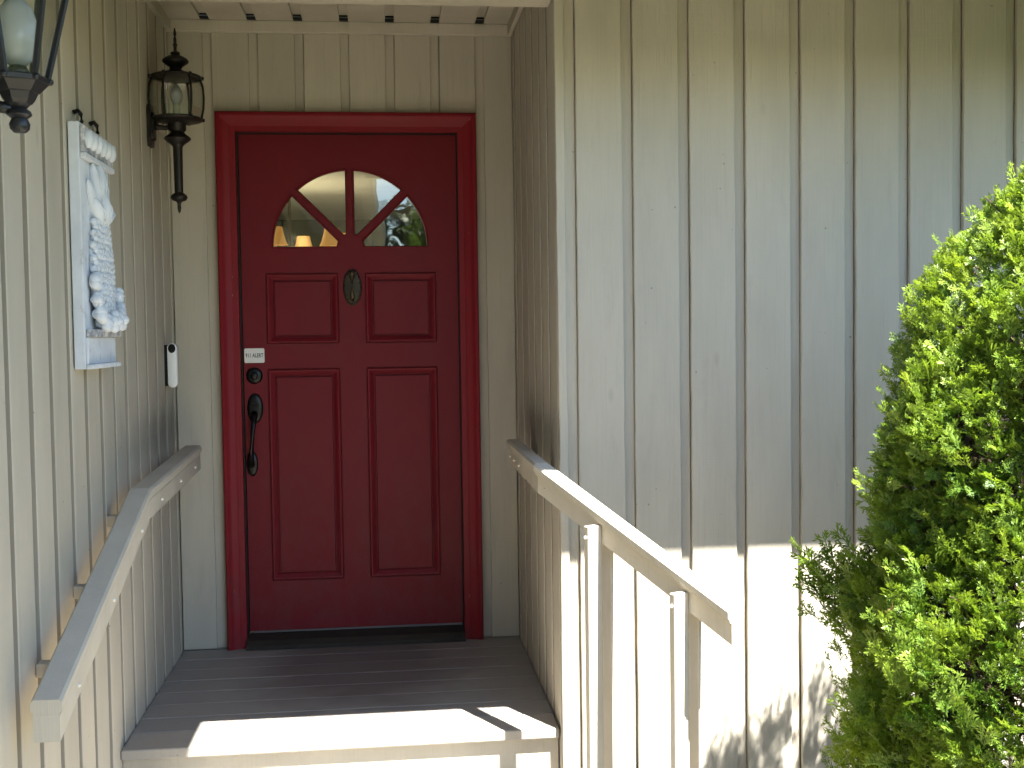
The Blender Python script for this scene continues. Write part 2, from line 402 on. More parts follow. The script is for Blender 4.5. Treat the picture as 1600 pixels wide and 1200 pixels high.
# ---------------------------------------------------------------- porch ceiling and beam
PC = thing('porch_ceiling', 'beige board ceiling over the porch with dark vent gaps at its back end', 'ceiling', (0, 0, 2.575))
edges = [-.722+S*k for k in range(0, 9)]
cur = XL+.001
def ceil_board(x0, x1, z, y0=-1.075, y1=-.002, name='board', mt=None):
    return box(name, mt or M_side, PC, x0, x1, y0, y1, z, z+.0165 if name == 'board' else z+.006, .0015 if name == 'board' else 0)
for e in edges:
    a, b = e-SW, e
    a2 = max(a, XL+.001)
    if a2 > cur+.004: ceil_board(cur, min(a2, XR-.001), 0)
    if a < XR-.001 and b > XL:
        if b < XR: ceil_board(max(a-.003, XL+.001), min(b+.003, XR-.001), .0175, y1=-.06, name='recessed_strip', mt=M_strip)
        if XL < a and b < XR: box('vent_gap', M_vent, PC, a, b, -.058, -.031, .002, .006)
    cur = b
if XR-.001 > cur: ceil_board(cur, XR-.001, 0)
box('backing', M_vent, PC, XL+.002, XR-.002, -1.074, -.003, .026, .034)
box('crown_trim', M_rail, PC, XL+.020, XR-.020, -.030, -.0015, -.046, -.001, .002)
box('crown_trim', M_rail, PC, XL+.001, XL+.0195, -1.075, -.0015, -.046, -.001, .002)
box('crown_trim', M_rail, PC, XR-.0195, XR-.001, -1.075, -.0015, -.046, -.001, .002)
beam = box('porch_beam', M_rail, None, XL+.001, XR-.002, -1.19, -1.079, 2.351, 2.56, .004)
tag(beam, 'painted beam spanning the top of the porch opening', 'beam')

# ---------------------------------------------------------------- roof with deep eaves
RP = .5; ye, xe, ze = YE+.10, XE-.10, ZE+.03
def rz(d): return ze+RP*d
RF = thing('house_roof', 'deep sloping roof eaves with beige gutters above the walls', 'roof', (0, 0, 0))
D = 6.0
def slab(polyxy, hf, t, name, m):
    k = len(polyxy); v = [(x, y, hf(x, y)) for x, y in polyxy]+[(x, y, hf(x, y)+t) for x, y in polyxy]
    f = [tuple(range(k))[::-1], tuple(range(k, 2*k))]+[(i, (i+1) % k, k+(i+1) % k, k+i) for i in range(k)]
    return MB().add(v, f).build(name, m, RF)
mainp = [(xe, ye), (7, ye), (7, ye+D), (xe-D, ye+D)]; leftp = [(xe, ye), (xe-D, ye+D), (xe-D, -15.5), (xe, -15.5)]
hm = lambda x, y: rz(y-ye); hl = lambda x, y: rz(xe-x)
slab(mainp, hm, .02, 'soffit', M_side); slab(leftp, hl, .02, 'soffit', M_side)
slab(mainp, lambda x, y: hm(x, y)+.0205, .12, 'roofing', M_shingle); slab(leftp, lambda x, y: hl(x, y)+.0205, .12, 'roofing', M_shingle)
MB().box(xe+.001, 7, ye-.021, ye-.001, ZE+.02, ZE+.17).build('fascia', M_gutter, RF)
MB().box(xe+.001, xe+.021, -15.5, ye-.001-.021, ZE+.02, ZE+.17).build('fascia', M_gutter, RF)
gp = [(0, .10), (0, 0), (-.055, 0), (-.060, .012), (-.072, .05), (-.079, .065), (-.079, .10), (-.075, .10), (-.073, .068), (-.05, .006), (-.004, .006), (-.004, .10)]
MB().prism(gp, lambda a, b, d: (d, ye-.0215+a, ZE+b), xe+.0225, 7).build('gutter', M_gutter, RF)
MB().prism(gp, lambda a, b, d: (xe+.0215-a, d, ZE+b+.002), -15.5, ye-.030).build('gutter', M_gutter, RF)

# ---------------------------------------------------------------- porch deck and step
DK = thing('porch_deck', 'worn taupe painted board floor of the porch in front of the door', 'porch')
yb = [-.003, -.148, -.290, -.432, -.574, -.716, -.858, -1.000]
for i in range(len(yb)-1):
    o = box('deck_board', M_deck, DK, XL+.003, XR-.003, yb[i+1]+.0025, yb[i]-.0025, -.030+random.uniform(-.0008, .0008), random.uniform(-.0008, .0008), .0025)
box('nosing_board', M_nose, DK, XL+.003, XR-.006, YD, -1.003, -.034, .0005, .005)
box('riser_board', M_riser, DK, XL+.003, XR-.006, YD+.028, YD+.048, -.185, -.0345, .001)
box('framing', M_vent, DK, XL+.004, XR-.007, YD+.05, -.02, -.19, -.034)
ST = thing('porch_step', 'lower wooden step just below the edge of the porch floor', 'step')
for i in range(3): box('tread_board', M_deck, ST, XL+.003, XR-.006, YD+.03-.142*(i+1)-.0025+.005, YD+.03-.142*i-.0025, -.216, -.186, .003)
box('riser_board', M_riser, ST, XL+.003, XR-.006, YD-.375, YD-.355, GZ+.002, -.2165, .001)

# ---------------------------------------------------------------- ground
def sheet(name, m, x0, x1, y0, y1, z):
    return tag(MB().add([(x0, y0, z), (x1, y0, z), (x1, y1, z), (x0, y1, z)], [(0, 1, 2, 3)]).build(name, m), kind='structure')
sheet('ground', M_lawn, -400, 400, -400, 400, GZ-.008)
sheet('planting_bed', M_mulch, 1.35, 5.6, -3.4, YF, GZ-.004)
sheet('path', M_conc, XL, 1.35, -16, YD-.35, GZ)

# ---------------------------------------------------------------- door frame
FR = thing('door_frame', 'red moulded frame round the front door with dark threshold', 'door frame', (.004, 0, 0))
WO, ZT = .531, 2.209
prof = [(0, -.002), (0, -.030), (.005, -.036), (.016, -.037), (.024, -.031), (.031, -.027), (.050, -.024), (.056, -.020), (.078, -.019), (.078, .075), (.0, .016)]
def casing(side):
    v = []; k = len(prof)
    if side == 'top':
        for u, y in prof: v.append((-WO+u, y, ZT-u))
        for u, y in prof: v.append((WO-u, y, ZT-u))
    else:
        s = -1 if side == 'left' else 1
        for u, y in prof: v.append((s*(WO-u), y, .001))
        for u, y in prof: v.append((s*(WO-u), y, ZT-u))
    f = [tuple(range(k))[::-1], tuple(range(k, 2*k))]+[(i, (i+1) % k, k+(i+1) % k, k+i) for i in range(k)]
    return auto_smooth(MB().add(v, f).build('casing', M_redc, FR), 25)
for s in ('left', 'right', 'top'): casing(s)
for x0, x1 in ((-.4525, -.4475), (.4475, .4525)): box('weather_seal', M_seal, FR, x0, x1, .012, .074, .02, 2.130)
box('weather_seal', M_seal, FR, -.4475, .4475, .012, .074, 2.1265, 2.1305)
th = [(-.055, .001), (-.055, .018), (-.035, .036), (.02, .052), (.10, .052), (.10, .001)]
MB().prism(th, lambda a, b, d: (d, a, b), -.4525, .4525).build('threshold', M_thresh, FR)

# ---------------------------------------------------------------- front door
DX0, DX1, DZ0, DZ1, DY = -.4465, .4465, .062, 2.1255, .026
DR = thing('front_door', 'dark red panelled front door with fan shaped window', 'door', (.006, DY, 0))
R_, CZ, CXF = .322, 1.661, .002; HW = .0145; HUB = .056
def pane_poly(a0, a1, o0, o1, R=R_, n=14, hub=HUB, grow=0):
    """sector between rays a0 and a1 set back by o0, o1 from them and outside the hub"""
    def on(a, off, r, sgn):       # point on the line parallel to ray a at offset off (towards inside), distance r from centre
        t = math.sqrt(max(r*r-off*off, 0)); return (t*math.cos(a)-sgn*off*math.sin(a), t*math.sin(a)+sgn*off*math.cos(a))
    p = [on(a0, o0, hub, 1)]
    b0 = on(a0, o0, R, 1); b1 = on(a1, o1, R, -1)
    t0 = math.atan2(b0[1], b0[0]); t1 = math.atan2(b1[1], b1[0])
    for i in range(n+1):
        t = t0+(t1-t0)*i/n; p.append((R*math.cos(t), R*math.sin(t)))
    p.append(on(a1, o1, hub, -1))
    return [(CXF+x, CZ+z) for x, z in p]
Q = math.pi/4
sectors = [(0, Q, .001, HW), (Q, 2*Q, HW, HW), (2*Q, 3*Q, HW, HW), (3*Q, 4*Q, HW, .001)]
panes = [pane_poly(*s) for s in sectors]
prects = [(-.351, -.050, 1.260, 1.556), (.056, .357, 1.260, 1.556), (-.351, -.050, .270, 1.160), (.056, .357, .270, 1.160)]
outer = [(DX0, DZ0), (DX1, DZ0), (DX1, DZ1), (DX0, DZ1)]
holes = [[(a, c), (b, c), (b, d), (a, d)] for a, b, c, d in prects]+panes
loops = [outer]+holes
pts = [p for lp in loops for p in lp]
tris = tessellate_polygon([[Vector((x, z, 0)) for x, z in lp] for lp in loops])
sm = MB(); N = len(pts)
v = [(x, 0, z) for x, z in pts]+[(x, .044, z) for x, z in pts]
f = [tuple(t) for t in tris]+[tuple(i+N for i in t)[::-1] for t in tris]
k = 0
for lp in loops:
    L = len(lp)
    for i in range(L): f.append((k+i, k+(i+1) % L, N+k+(i+1) % L, N+k+i))
    k += L
sm.add(v, f); slabo = sm.build('slab', M_red, DR)
def panel(a, b, c, d):
    rings = [(0.0002, .020), (0.0002, .006), (.003, .006), (.0045, -.004), (.008, -.0065), (.013, -.006), (.029, .005), (.031, .012), (.0355, .012), (.038, .001), (.0395, 0.0008)]
    v = []; f = []
    for ins, y in rings: v += [(a+ins, y, c+ins), (b-ins, y, c+ins), (b-ins, y, d-ins), (a+ins, y, d-ins)]
    for j in range(len(rings)-1):
        for i in range(4): f.append((j*4+i, j*4+(i+1) % 4, (j+1)*4+(i+1) % 4, (j+1)*4+i))
    f.append(tuple((len(rings)-1)*4+i for i in range(4))); f.append((0, 1, 2, 3))
    return MB().add(v, f).build('panel', M_red, DR)
for q in prects: panel(*q)
for s, pp in zip(sectors, panes):
    pg = MB().prism(pp, lambda a, b, d: (a, d, b), .020, .024).build('window_pane', M_pane, DR)
    # thin raised bead round each pane
    k = len(pp); cx = sum(p[0] for p in pp)/k; cz = sum(p[1] for p in pp)/k
    def off(i, e):
        p = Vector(pp[i]); a = Vector(pp[i-1]); b = Vector(pp[(i+1) % k]); d1 = (p-a).normalized(); d2_ = (b-p).normalized()
        n1 = Vector((d1.y, -d1.x)); n2 = Vector((d2_.y, -d2_.x)); n = (n1+n2); n = n/max(n.length, 1e-6); c = max(.4, n.dot(n1))
        return p+n*(e/c)
    v = []; f = []
    bead = [(-.0004, .0195), (-.0045, .0155), (-.0035, .004), (.000, -.0035), (.0035, -.003), (.005, -.0004), (.0055, .003)]
    for e, y in bead: v += [(q.x, y, q.y) for q in (off(i, e) for i in range(k))]
    for j in range(len(bead)-1):
        for i in range(k): f.append((j*k+i, j*k+(i+1) % k, (j+1)*k+(i+1) % k, (j+1)*k+i))
    MB().add(v, f).build('window_bead', M_red, DR)
box('door_sweep', M_sweep, DR, DX0+.012, DX1-.004, -.006, .040, .0545, .0615, .001)
# hardware
def oval(rx, rz, cx, cz, t, m, name, parent, dome=.35, n=28):
    v = []; f = []
    rings = [(1, 0), (1, -t*.5), (.93, -t), (.80, -t*(1+dome)), (.5, -t*(1+dome*1.5)), (.02, -t*(1+dome*1.7))]
    for s, y in rings: v += [(cx+rx*s*math.cos(2*math.pi*i/n), y, cz+rz*s*math.sin(2*math.pi*i/n)) for i in range(n)]
    for j in range(len(rings)-1):
        for i in range(n): f.append((j*n+i, j*n+(i+1) % n, (j+1)*n+(i+1) % n, (j+1)*n+i))
    f.append(tuple((len(rings)-1)*n+i for i in range(n))); f.append(tuple(range(n)))
    return auto_smooth(MB().add(v, f).build(name, m, parent), 40)
db = oval(.034, .034, -.404, 1.132, .010, M_black, 'deadbolt', DR)
oval(.015, .015, 0, 0, .006, M_black, 'lock_cylinder', db).location = (-.404, -.0155, 1.132)
box('keyway', M_vent, db, -.4052, -.4028, -.0285, -.0265, 1.126, 1.138)
hp = oval(.033, .062, -.404, .997, .008, M_black, 'handle_plate', DR)
box('thumb_latch', M_black, hp, -.416, -.390, -.036, -.010, 1.006, 1.012, .002)
hp2 = oval(.024, .052, -.421, .765, .007, M_black, 'handle_foot', DR)
pts = [(-.405, -.012, .975), (-.406, -.040, .958), (-.408, -.058, .93), (-.412, -.062, .88), (-.416, -.060, .83), (-.419, -.050, .79), (-.421, -.028, .765), (-.421, -.008, .760)]
gr = MB().tube(pts, [.014, .013, .011, .0095, .0095, .0105, .012, .011], 14).build('handle_grip', M_black, DR, smooth=True)
# knocker
kn = oval(.039, .077, .006, 1.494, .007, M_bronze, 'door_knocker', DR, .2)
kk = MB(); kk.tube([(.006, -.016, 1.553), (.006, -.028, 1.535), (.005, -.030, 1.50), (.006, -.028, 1.455), (.006, -.018, 1.437)], [.006, .011, .013, .010, .006], 10)
kk.ell((.006, -.024, 1.548), (.012, .010, .012)); M_brass = simple('worn_bronze', (.095, .075, .045), .45, .7, .5, 80, .4, .002, .3, 30)
kk.build('figure', M_brass, kn, smooth=True)
for i in range(22):
    a = 2*math.pi*i/22
    if i == 0: bead = MB()
    bead.ell((.006+.033*math.cos(a), -.0075, 1.494+.069*math.sin(a)), (.0045, .004, .0052), 8, 5)
bead.build('rim_ornament', M_bronze, kn, smooth=True)
# sticker
SK = thing('door_sticker', 'small white sticker reading 911 ALERT above the deadbolt', 'sticker', (-.3965, DY-.0012, 1.2155))
stp = [(-.041+.004, -.030), (.041-.004, -.030), (.041, -.026), (.041, .026), (.037, .030), (-.037, .030), (-.041, .026), (-.041, -.026)]
MB().prism(stp, lambda a, b, d: (a, d, b), 0, .0008).build('label_sheet', M_label, SK)
tc = bpy.data.curves.new('lettering', 'FONT'); tc.body = '911 ALERT'; tc.size = .0185; tc.space_character = 1.12; tc.align_x = 'CENTER'; tc.align_y = 'CENTER'; tc.offset = .0004; tc.extrude = .0002
to = bpy.data.objects.new('tmp', tc); col.objects.link(to); bpy.context.view_layer.update()
tm = bpy.data.meshes.new_from_object(to.evaluated_get(bpy.context.evaluated_depsgraph_get())); bpy.data.objects.remove(to); bpy.data.curves.remove(tc)
tm.materials.clear(); tm.materials.append(M_ink)
tx = max(abs(vv.co.x) for vv in tm.vertices)
lt = link('lettering', tm, SK, (0, -.0006, 0), (math.pi/2, 0, 0)); lt.scale = (.036/tx, 1.25, 1)

# ---------------------------------------------------------------- handrails
def sweep(prof, path, name, m, parent, seg):
    """prof points (n, z), n to the left of travel; one mesh for segment seg, mitred with its neighbours"""
    P_ = [Vector(p) for p in path]; hd = [((P_[i+1]-P_[i]).to_2d()).normalized() for i in range(len(P_)-1)]
    def frame(i):
        if i == 0: d = hd[0]; c = 1
        elif i == len(P_)-1: d = hd[-1]; c = 1
        else: d = (hd[i-1]+hd[i]).normalized(); c = d.dot(hd[i])
        return Vector((-d.y, d.x))/max(c, .3)
    v = []; k = len(prof)
    for i in (seg, seg+1):
        n = frame(i)
        for a, z in prof: v.append((P_[i].x+n.x*a, P_[i].y+n.y*a, P_[i].z+z))
    f = [tuple(range(k))[::-1], tuple(range(k, 2*k))]+[(i, (i+1) % k, k+(i+1) % k, k+i) for i in range(k)]
    return auto_smooth(MB().add(v, f).build(name, m, parent), 30)
def capprof(w=.032, h=.035):
    return [(-w+.006, -h), (w-.006, -h), (w-.006, -h+.007), (w, -h+.012), (w, -.007), (w-.006, 0), (-w+.006, 0), (-w, -.007), (-w, -h+.012), (-w+.006, -h+.007)]
def boardprof(w=.0125, z1=-.0365, h=.056): return [(-w, z1-h), (w, z1-h), (w, z1), (-w, z1)]
def screws(parent, pts, n):
    for p in pts:
        s = MB().ell((0, 0, 0), (.0055, .0055, .0055), 8, 6).build('screw', M_screw, parent, (p[0]+n[0]*.001, p[1]+n[1]*.001, p[2]), smooth=True)
LR = thing('handrail', 'beige wooden handrail fixed along the left wall, bending downward', 'handrail')
lx = XL+.086
lp = [(lx, -.165, .866), (lx, -1.165, .828), (lx, -2.21, .494)]
for s in (0, 1):
    sweep(capprof(.034, .037), lp, 'rail_cap', M_rail, LR, s); sweep(boardprof(.029, -.0375, .058), lp, 'rail_board', M_rail, LR, s)
def along(path, y):
    for a, b in zip(path, path[1:]):
        if b[1] <= y <= a[1]: t = (y-a[1])/(b[1]-a[1]); return [a[i]+t*(b[i]-a[i]) for i in range(3)]
for y in (-.30, -.62, -.98, -1.30, -1.68, -2.05):
    q = along(lp, y)
    screws(LR, [(lx+.029, y, q[2]-.068)], (1, 0))
for y in (-.45, -1.22, -1.62, -1.97):
    q = along(lp, y); box('spacer_block', M_rail, LR, XL+.001, lx-.0295, y-.019, y+.019, q[2]-.090, q[2]-.056, .002)

RR = thing('handrail', 'beige wooden handrail on slim posts descending at the right of the steps', 'handrail')
rx = .620; TH = math.radians(27.0); bend = Vector((rx, -1.29, .888)); RL = .85
ux, uy = math.sin(TH), -math.cos(TH); nx, ny = -math.cos(TH), -math.sin(TH)       # along the rail; towards the steps
SLP = -.345
end = (bend.x+ux*RL, bend.y+uy*RL, bend.z+SLP*RL)
rp = [(rx, -.50, .892), tuple(bend), end]
for s in (0, 1):
    sweep(capprof(.0255), rp, 'rail_cap', M_rail, RR, s); sweep(boardprof(), rp, 'rail_board', M_rail, RR, s)
screws(RR, [(rx-.0125, -.52, .828), (rx-.0125, -.64, .826), (rx-.0125, -.80, .825)], (-1, 0))
for y in (-.62, -1.05): box('spacer_block', M_rail, RR, rx+.013, XR-.001, y-.045, y+.045, .80, .845, .002)
for L in (.315, .685):
    cx, cyy, cz = bend.x+ux*L, bend.y+uy*L, bend.z+SLP*L
    rot = math.atan2(uy, ux)          # local x along the rail
    # outer square post behind the board, and slim inner post in front of it (local +y = away from the steps)
    MB().box(-.045, .014, .0135, .025, GZ-.02, cz-.058, .002).build('post', M_post, RR, (cx, cyy, 0), (0, 0, rot))
    MB().box(-.016, .006, -.062, -.0130, GZ-.02, cz-.042, .003).build('inner_post', M_post, RR, (cx, cyy, 0), (0, 0, rot))
    q = (cx-ux*.005+nx*.063, cyy-uy*.005+ny*.063)
    screws(RR, [(q[0], q[1], cz-.075)], (nx, ny))
bk = MB().box(-.03, .03, -.077, -.063, -.16, -.05, .003).build('post_foot', M_post, RR, (bend.x+ux*.315, bend.y+uy*.315, 0), (0, 0, math.atan2(uy, ux)))

# ---------------------------------------------------------------- lantern by the door
ax, ay = -.607, -.430
L2 = thing('wall_lantern', 'dark bronze coach lantern with long tail next to the door corner', 'lantern', (ax, ay, 0))
fz = [(.0015, 2.436), (.004, 2.425), (.006, 2.412), (.003, 2.405), (.006, 2.396), (.0055, 2.380), (.009, 2.374), (.006, 2.368), (.0055, 2.352), (.017, 2.346), (.018, 2.341), (.010, 2.338), (.030, 2.331), (.044, 2.322), (.048, 2.315), (.046, 2.309), (.030, 2.298), (.022, 2.290), (.020, 2.284), (.035, 2.276), (.060, 2.269), (.085, 2.262), (.093, 2.258), (.093, 2.251), (.02, 2.250)]
auto_smooth(MB().lathe(fz, n=24).build('canopy', M_iron, L2), 50)
lo = [(.02, 2.108), (.090, 2.107), (.094, 2.103), (.090, 2.096), (.060, 2.090), (.035, 2.086), (.032, 2.082), (.032, 2.062), (.024, 2.055), (.030, 2.047), (.046, 2.036), (.049, 2.030), (.044, 2.023), (.026, 2.010), (.0185, 2.002), (.0175, 1.990), (.016, 1.86), (.0155, 1.832), (.020, 1.829), (.030, 1.820), (.031, 1.812), (.024, 1.803), (.010, 1.798), (.006, 1.79), (.007, 1.777), (.005, 1.765), (.001, 1.756)]
auto_smooth(MB().lathe(lo, n=24).build('tail', M_iron, L2), 50)
RB = [(.086, 2.252), (.095, 2.225), (.098, 2.185), (.096, 2.145), (.088, 2.106)]
rot0 = math.radians(12)
for i in range(6):
    a = rot0+i*math.pi/3; b = a+math.pi/3
    MB().tube([(r*math.cos(a), r*math.sin(a), z) for r, z in RB], .0042, 8).build('rib', M_iron, L2, smooth=True)
    v = []; k = len(RB)
    for r, z in RB: v += [((r-.003)*math.cos(a), (r-.003)*math.sin(a), z), ((r-.003)*math.cos(b), (r-.003)*math.sin(b), z)]
    for r, z in RB: v += [((r-.005)*math.cos(a), (r-.005)*math.sin(a), z), ((r-.005)*math.cos(b), (r-.005)*math.sin(b), z)]
    f = [(2*j, 2*j+1, 2*j+3, 2*j+2) for j in range(k-1)]+[tuple(x+2*k for x in (2*j, 2*j+2, 2*j+3, 2*j+1)) for j in range(k-1)]
    f += [(2*j, 2*j+2, 2*k+2*j+2, 2*k+2*j) for j in range(k-1)]+[(2*j+1, 2*k+2*j+1, 2*k+2*j+3, 2*j+3) for j in range(k-1)]+[(0, 2*k, 2*k+1, 1), (2*k-2, 2*k-1, 4*k-1, 4*k-2)]
    MB().add(v, f).build('glass_panel', M_lglass, L2)
    for zz in (2.256, 2.102):
        MB().ell((.094*math.cos(a), .094*math.sin(a), zz), (.007, .007, .008), 8, 6).build('knob', M_iron, L2, smooth=True)
MB().lathe([(.012, 2.108), (.012, 2.15), (.010, 2.155)], n=14).build('socket', M_candle, L2)
MB().lathe([(.010, 2.155), (.020, 2.172), (.023, 2.19), (.018, 2.21), (.006, 2.228), (.001, 2.23)], n=16).build('bulb', M_bulb, L2, smooth=True)
bp = [(.028, -.075), (.034, -.068), (.040, -.045), (.036, 0), (.040, .045), (.034, .068), (.02, .078), (-.02, .078), (-.034, .068), (-.040, .045), (-.036, 0), (-.040, -.045), (-.034, -.068), (-.028, -.075)]
wx = XL-ax
MB().prism(bp, lambda a, b, d: (d, a, 2.075+b), wx+.001, wx+.014).build('back_plate', M_iron, L2)
MB().prism([(a*.65, b*.65) for a, b in bp], lambda a, b, d: (d, a, 2.075+b), wx+.014, wx+.024).build('back_plate', M_iron, L2)
MB().tube([(wx+.02, 0, 2.075), (wx+.04, 0, 2.072), (wx+.06, 0, 2.070), (-.028, 0, 2.072)], [.016, .010, .0085, .0095], 12).build('arm', M_iron, L2, smooth=True)

# ---------------------------------------------------------------- nearer lantern, cut by the frame
ax, ay = -.569, -2.45
L1 = thing('wall_lantern', 'gunmetal lantern with flared six-sided glass at the top left corner', 'lantern', (ax, ay, 0))
HX = [(.012, 1.706), (.018, 1.712), (.020, 1.722), (.015, 1.733), (.024, 1.740), (.022, 1.747), (.014, 1.753), (.022, 1.762)]
auto_smooth(MB().lathe(HX, n=20).build('finial', M_gun, L1), 50)
r30 = math.radians(20)
MB().lathe([(.024, 1.762), (.030, 1.770), (.036, 1.783), (.040, 1.785), (.056, 1.802), (.061, 1.804), (.062, 1.812), (.055, 1.816), (.02, 1.816)], n=6, rot=r30).build('cup', M_gun, L1)
for i in range(6):
    a = r30+i*math.pi/3; b = a+math.pi/3; r0, z0, r1, z1 = .054, 1.817, .108, 2.045
    ca, sa, cb, sb_ = math.cos(a), math.sin(a), math.cos(b), math.sin(b)
    MB().tube([(r0*ca, r0*sa, z0-.004), (r1*ca, r1*sa, z1)], .0068, 6).build('rib', M_gun, L1)
    k0, k1 = r0-.003, r1-.003; h0, h1 = r0-.006, r1-.006
    v = [(k0*ca, k0*sa, z0), (k0*cb, k0*sb_, z0), (k1*cb, k1*sb_, z1), (k1*ca, k1*sa, z1), (h0*ca, h0*sa, z0), (h0*cb, h0*sb_, z0), (h1*cb, h1*sb_, z1), (h1*ca, h1*sa, z1)]
    MB().add(v, [(0, 1, 2, 3), (7, 6, 5, 4), (0, 4, 5, 1), (1, 5, 6, 2), (2, 6, 7, 3), (3, 7, 4, 0)]).build('glass_panel', M_lglass, L1)
    MB().ell((.058*ca, .058*sa, 1.809), (.008, .008, .007), 8, 6).build('knob', M_gun, L1, smooth=True)
    # lower cross bar of the roof edge, seen at the frame top
MB().lathe([(.100, 2.028), (.118, 2.030), (.126, 2.046), (.118, 2.056), (.085, 2.085), (.075, 2.12), (.045, 2.15), (.025, 2.17), (.028, 2.19), (.012, 2.20), (.010, 2.23), (.002, 2.26)], n=6, rot=r30).build('roof', M_gun, L1)
MB().lathe([(.020, 1.817), (.020, 1.828), (.016, 1.836)], n=14).build('socket', M_iron, L1)
MB().lathe([(.015, 1.836), (.028, 1.848), (.038, 1.868), (.041, 1.892), (.039, 1.92), (.032, 1.945), (.02, 1.962), (.002, 1.968)], n=20).build('bulb', M_bulb, L1, smooth=True)
wx = XL-ax
MB().tube([(-.012, 0, 1.752), (-.04, 0, 1.757), (-.075, 0, 1.770), (-.105, 0, 1.772), (wx+.01, 0, 1.768)], [.012, .012, .011, .011, .014], 12).build('arm', M_gun, L1, smooth=True)
MB().prism([(a*1.1, b*1.1) for a, b in bp], lambda a, b, d: (d, a, 1.79+b), wx+.001, wx+.016).build('back_plate', M_gun, L1)

# ---------------------------------------------------------------- carved plaque
PY0 = -1.566
PQ = thing('wall_plaque', 'weathered white carved stone plaque of fruit and leaves hanging on the left wall', 'plaque', (XL, PY0, 0), math.pi/2)
# local x runs along the wall towards the door, local -y is out of the wall
PW = .33
def pbox(name, x0, x1, t0, t1, z0, z1, c=.003, m=M_stone): return box(name, m, PQ, x0, x1, -t1, -t0, z0, z1, c)
pbox('back_slab', 0, PW, .004, .034, 1.212, 1.890, .003)
pbox('frieze', .004, PW+.004, .0345, .048, 1.806, 1.880, .004, M_frieze)
pbox('frieze_ledge', .0, PW+.006, .0345, .052, 1.790, 1.8055, .003)
pbox('base_block', .004, PW-.004, .0345, .042, 1.226, 1.300, .002)
pbox('base_ledge', .002, PW, .0345, .056, 1.212, 1.2255, .003)
pbox('lower_moulding', .01, PW-.006, .0345, .060, 1.3005, 1.322, .004, M_frieze)
fr = MB(); r = random.Random(3)
for i in range(6):
    cx = .03+i*.054; fr.ell((cx, -.050, 1.846), (.019, .016, .026), 10, 8); fr.ell((cx+.027, -.049, 1.866), (.009, .010, .010), 8, 6)
fr.build('frieze_ornament', M_stone, PQ, smooth=True)
def leaf(x, z, ang, L, W, tilt, name='leaf'):
    v = []; f = []; n = 8
    for i in range(n+1):
        t = i/n; w = W*math.sin(math.pi*min(1, t*.95+.05))**.8*(1-.25*t)
        for s in (-1, -.5, 0, .5, 1):
            h = .005+.016*math.sin(math.pi*t*.8)-.006*(1-abs(s))+.5*tilt*t
            lx_, lz = s*w, t*L
            v.append((x+lx_*math.cos(ang)+lz*math.sin(ang), -(.034+h), z-lx_*math.sin(ang)+lz*math.cos(ang)))
    top = len(v); v += [(p[0], -(.030+max(0, (-p[1]-.044))), p[2]) for p in v]
    for i in range(n):
        for j in range(4):
            a = i*5+j; f.append((a, a+1, a+6, a+5)); f.append((top+a, top+a+5, top+a+6, top+a+1))
    return MB().add(v, f).build(name, M_stone, PQ, smooth=True)
for x, z, ang, L, W, h in ((.092, 1.690, -.62, .062, .021, .012), (.128, 1.725, -.30, .070, .020, .017), (.166, 1.735, .04, .072, .021, .020), (.205, 1.722, .34, .068, .020, .017), (.244, 1.692, .66, .060, .021, .012), (.118, 1.655, -.75, .050, .022, .024), (.172, 1.668, .0, .052, .026, .028), (.226, 1.656, .75, .050, .022, .024)):
    lm = MB().ell((x, -(.034+h*.5), z), (W, h, L), 10, 8, Matrix.Rotation(ang, 3, 'Y'))
    lm.tube([(x-.6*L*math.sin(ang), -(.036+h*1.25), z-.6*L*math.cos(ang)), (x, -(.036+h*1.5), z), (x+.85*L*math.sin(ang), -(.034+h*.9), z+.85*L*math.cos(ang))], [.003, .0035, .0015], 6)
    lm.build('leaf', M_stone, PQ, smooth=True)
cl = MB(); zz = 1.625; row = 0
while zz > 1.375:
    t = (1.63-zz)/.255; w = .055+.055*math.sin(math.pi*(.15+.62*t)); nb = max(4, int(2*w/.0215))
    for i in range(nb):
        s = -1+2*(i+.5*(row % 2)+.25)/nb; xx = .172+s*w
        bulge = math.sqrt(max(0, 1-s*s*.85)); M3 = Matrix.Rotation(r.uniform(-.6, .6), 3, 'Y') @ Matrix.Rotation(r.uniform(-.5, .5), 3, 'X')
        cl.ell((xx+r.uniform(-.003, .003), -(.036+.040*bulge*(.42+.5*t)*.8), zz+r.uniform(-.004, .004)), (.0125, .0115, .0110), 6, 5, M3)
    zz -= .0165; row += 1
cl.ell((.172, -.036, 1.50), (.10, .022, .15), 16, 10)
cl.build('fruit_cluster', M_stone, PQ)
for x, z, sx, sz, h, ro in ((.055, 1.455, .034, .030, .03, .3), (.060, 1.405, .030, .024, .036, -.3), (.07, 1.365, .036, .030, .045, .4), (.10, 1.34, .032, .03, .055, .1), (.145, 1.345, .040, .036, .072, -.2), (.20, 1.35, .040, .036, .076, .2), (.25, 1.35, .038, .034, .066, .3), (.285, 1.375, .03, .034, .05, -.2), (.29, 1.42, .026, .03, .042, .1)):
    pm = MB()
    for k in range(5):
        a = ro+k*2*math.pi/5; M3 = Matrix.Rotation(-a, 3, 'Y') @ Matrix.Rotation(.35, 3, 'X')
        pm.ell((x+.4*sx*math.sin(a), -(.036+h*.62), z+.4*sz*math.cos(a)), (sx*.48, .016, sz*.58), 8, 6, M3)
    pm.ell((x, -(.036+h*.5), z), (sx*.55, h*.5, sz*.55), 10, 8)
    pm.build('blossom', M_stone, PQ, smooth=True)
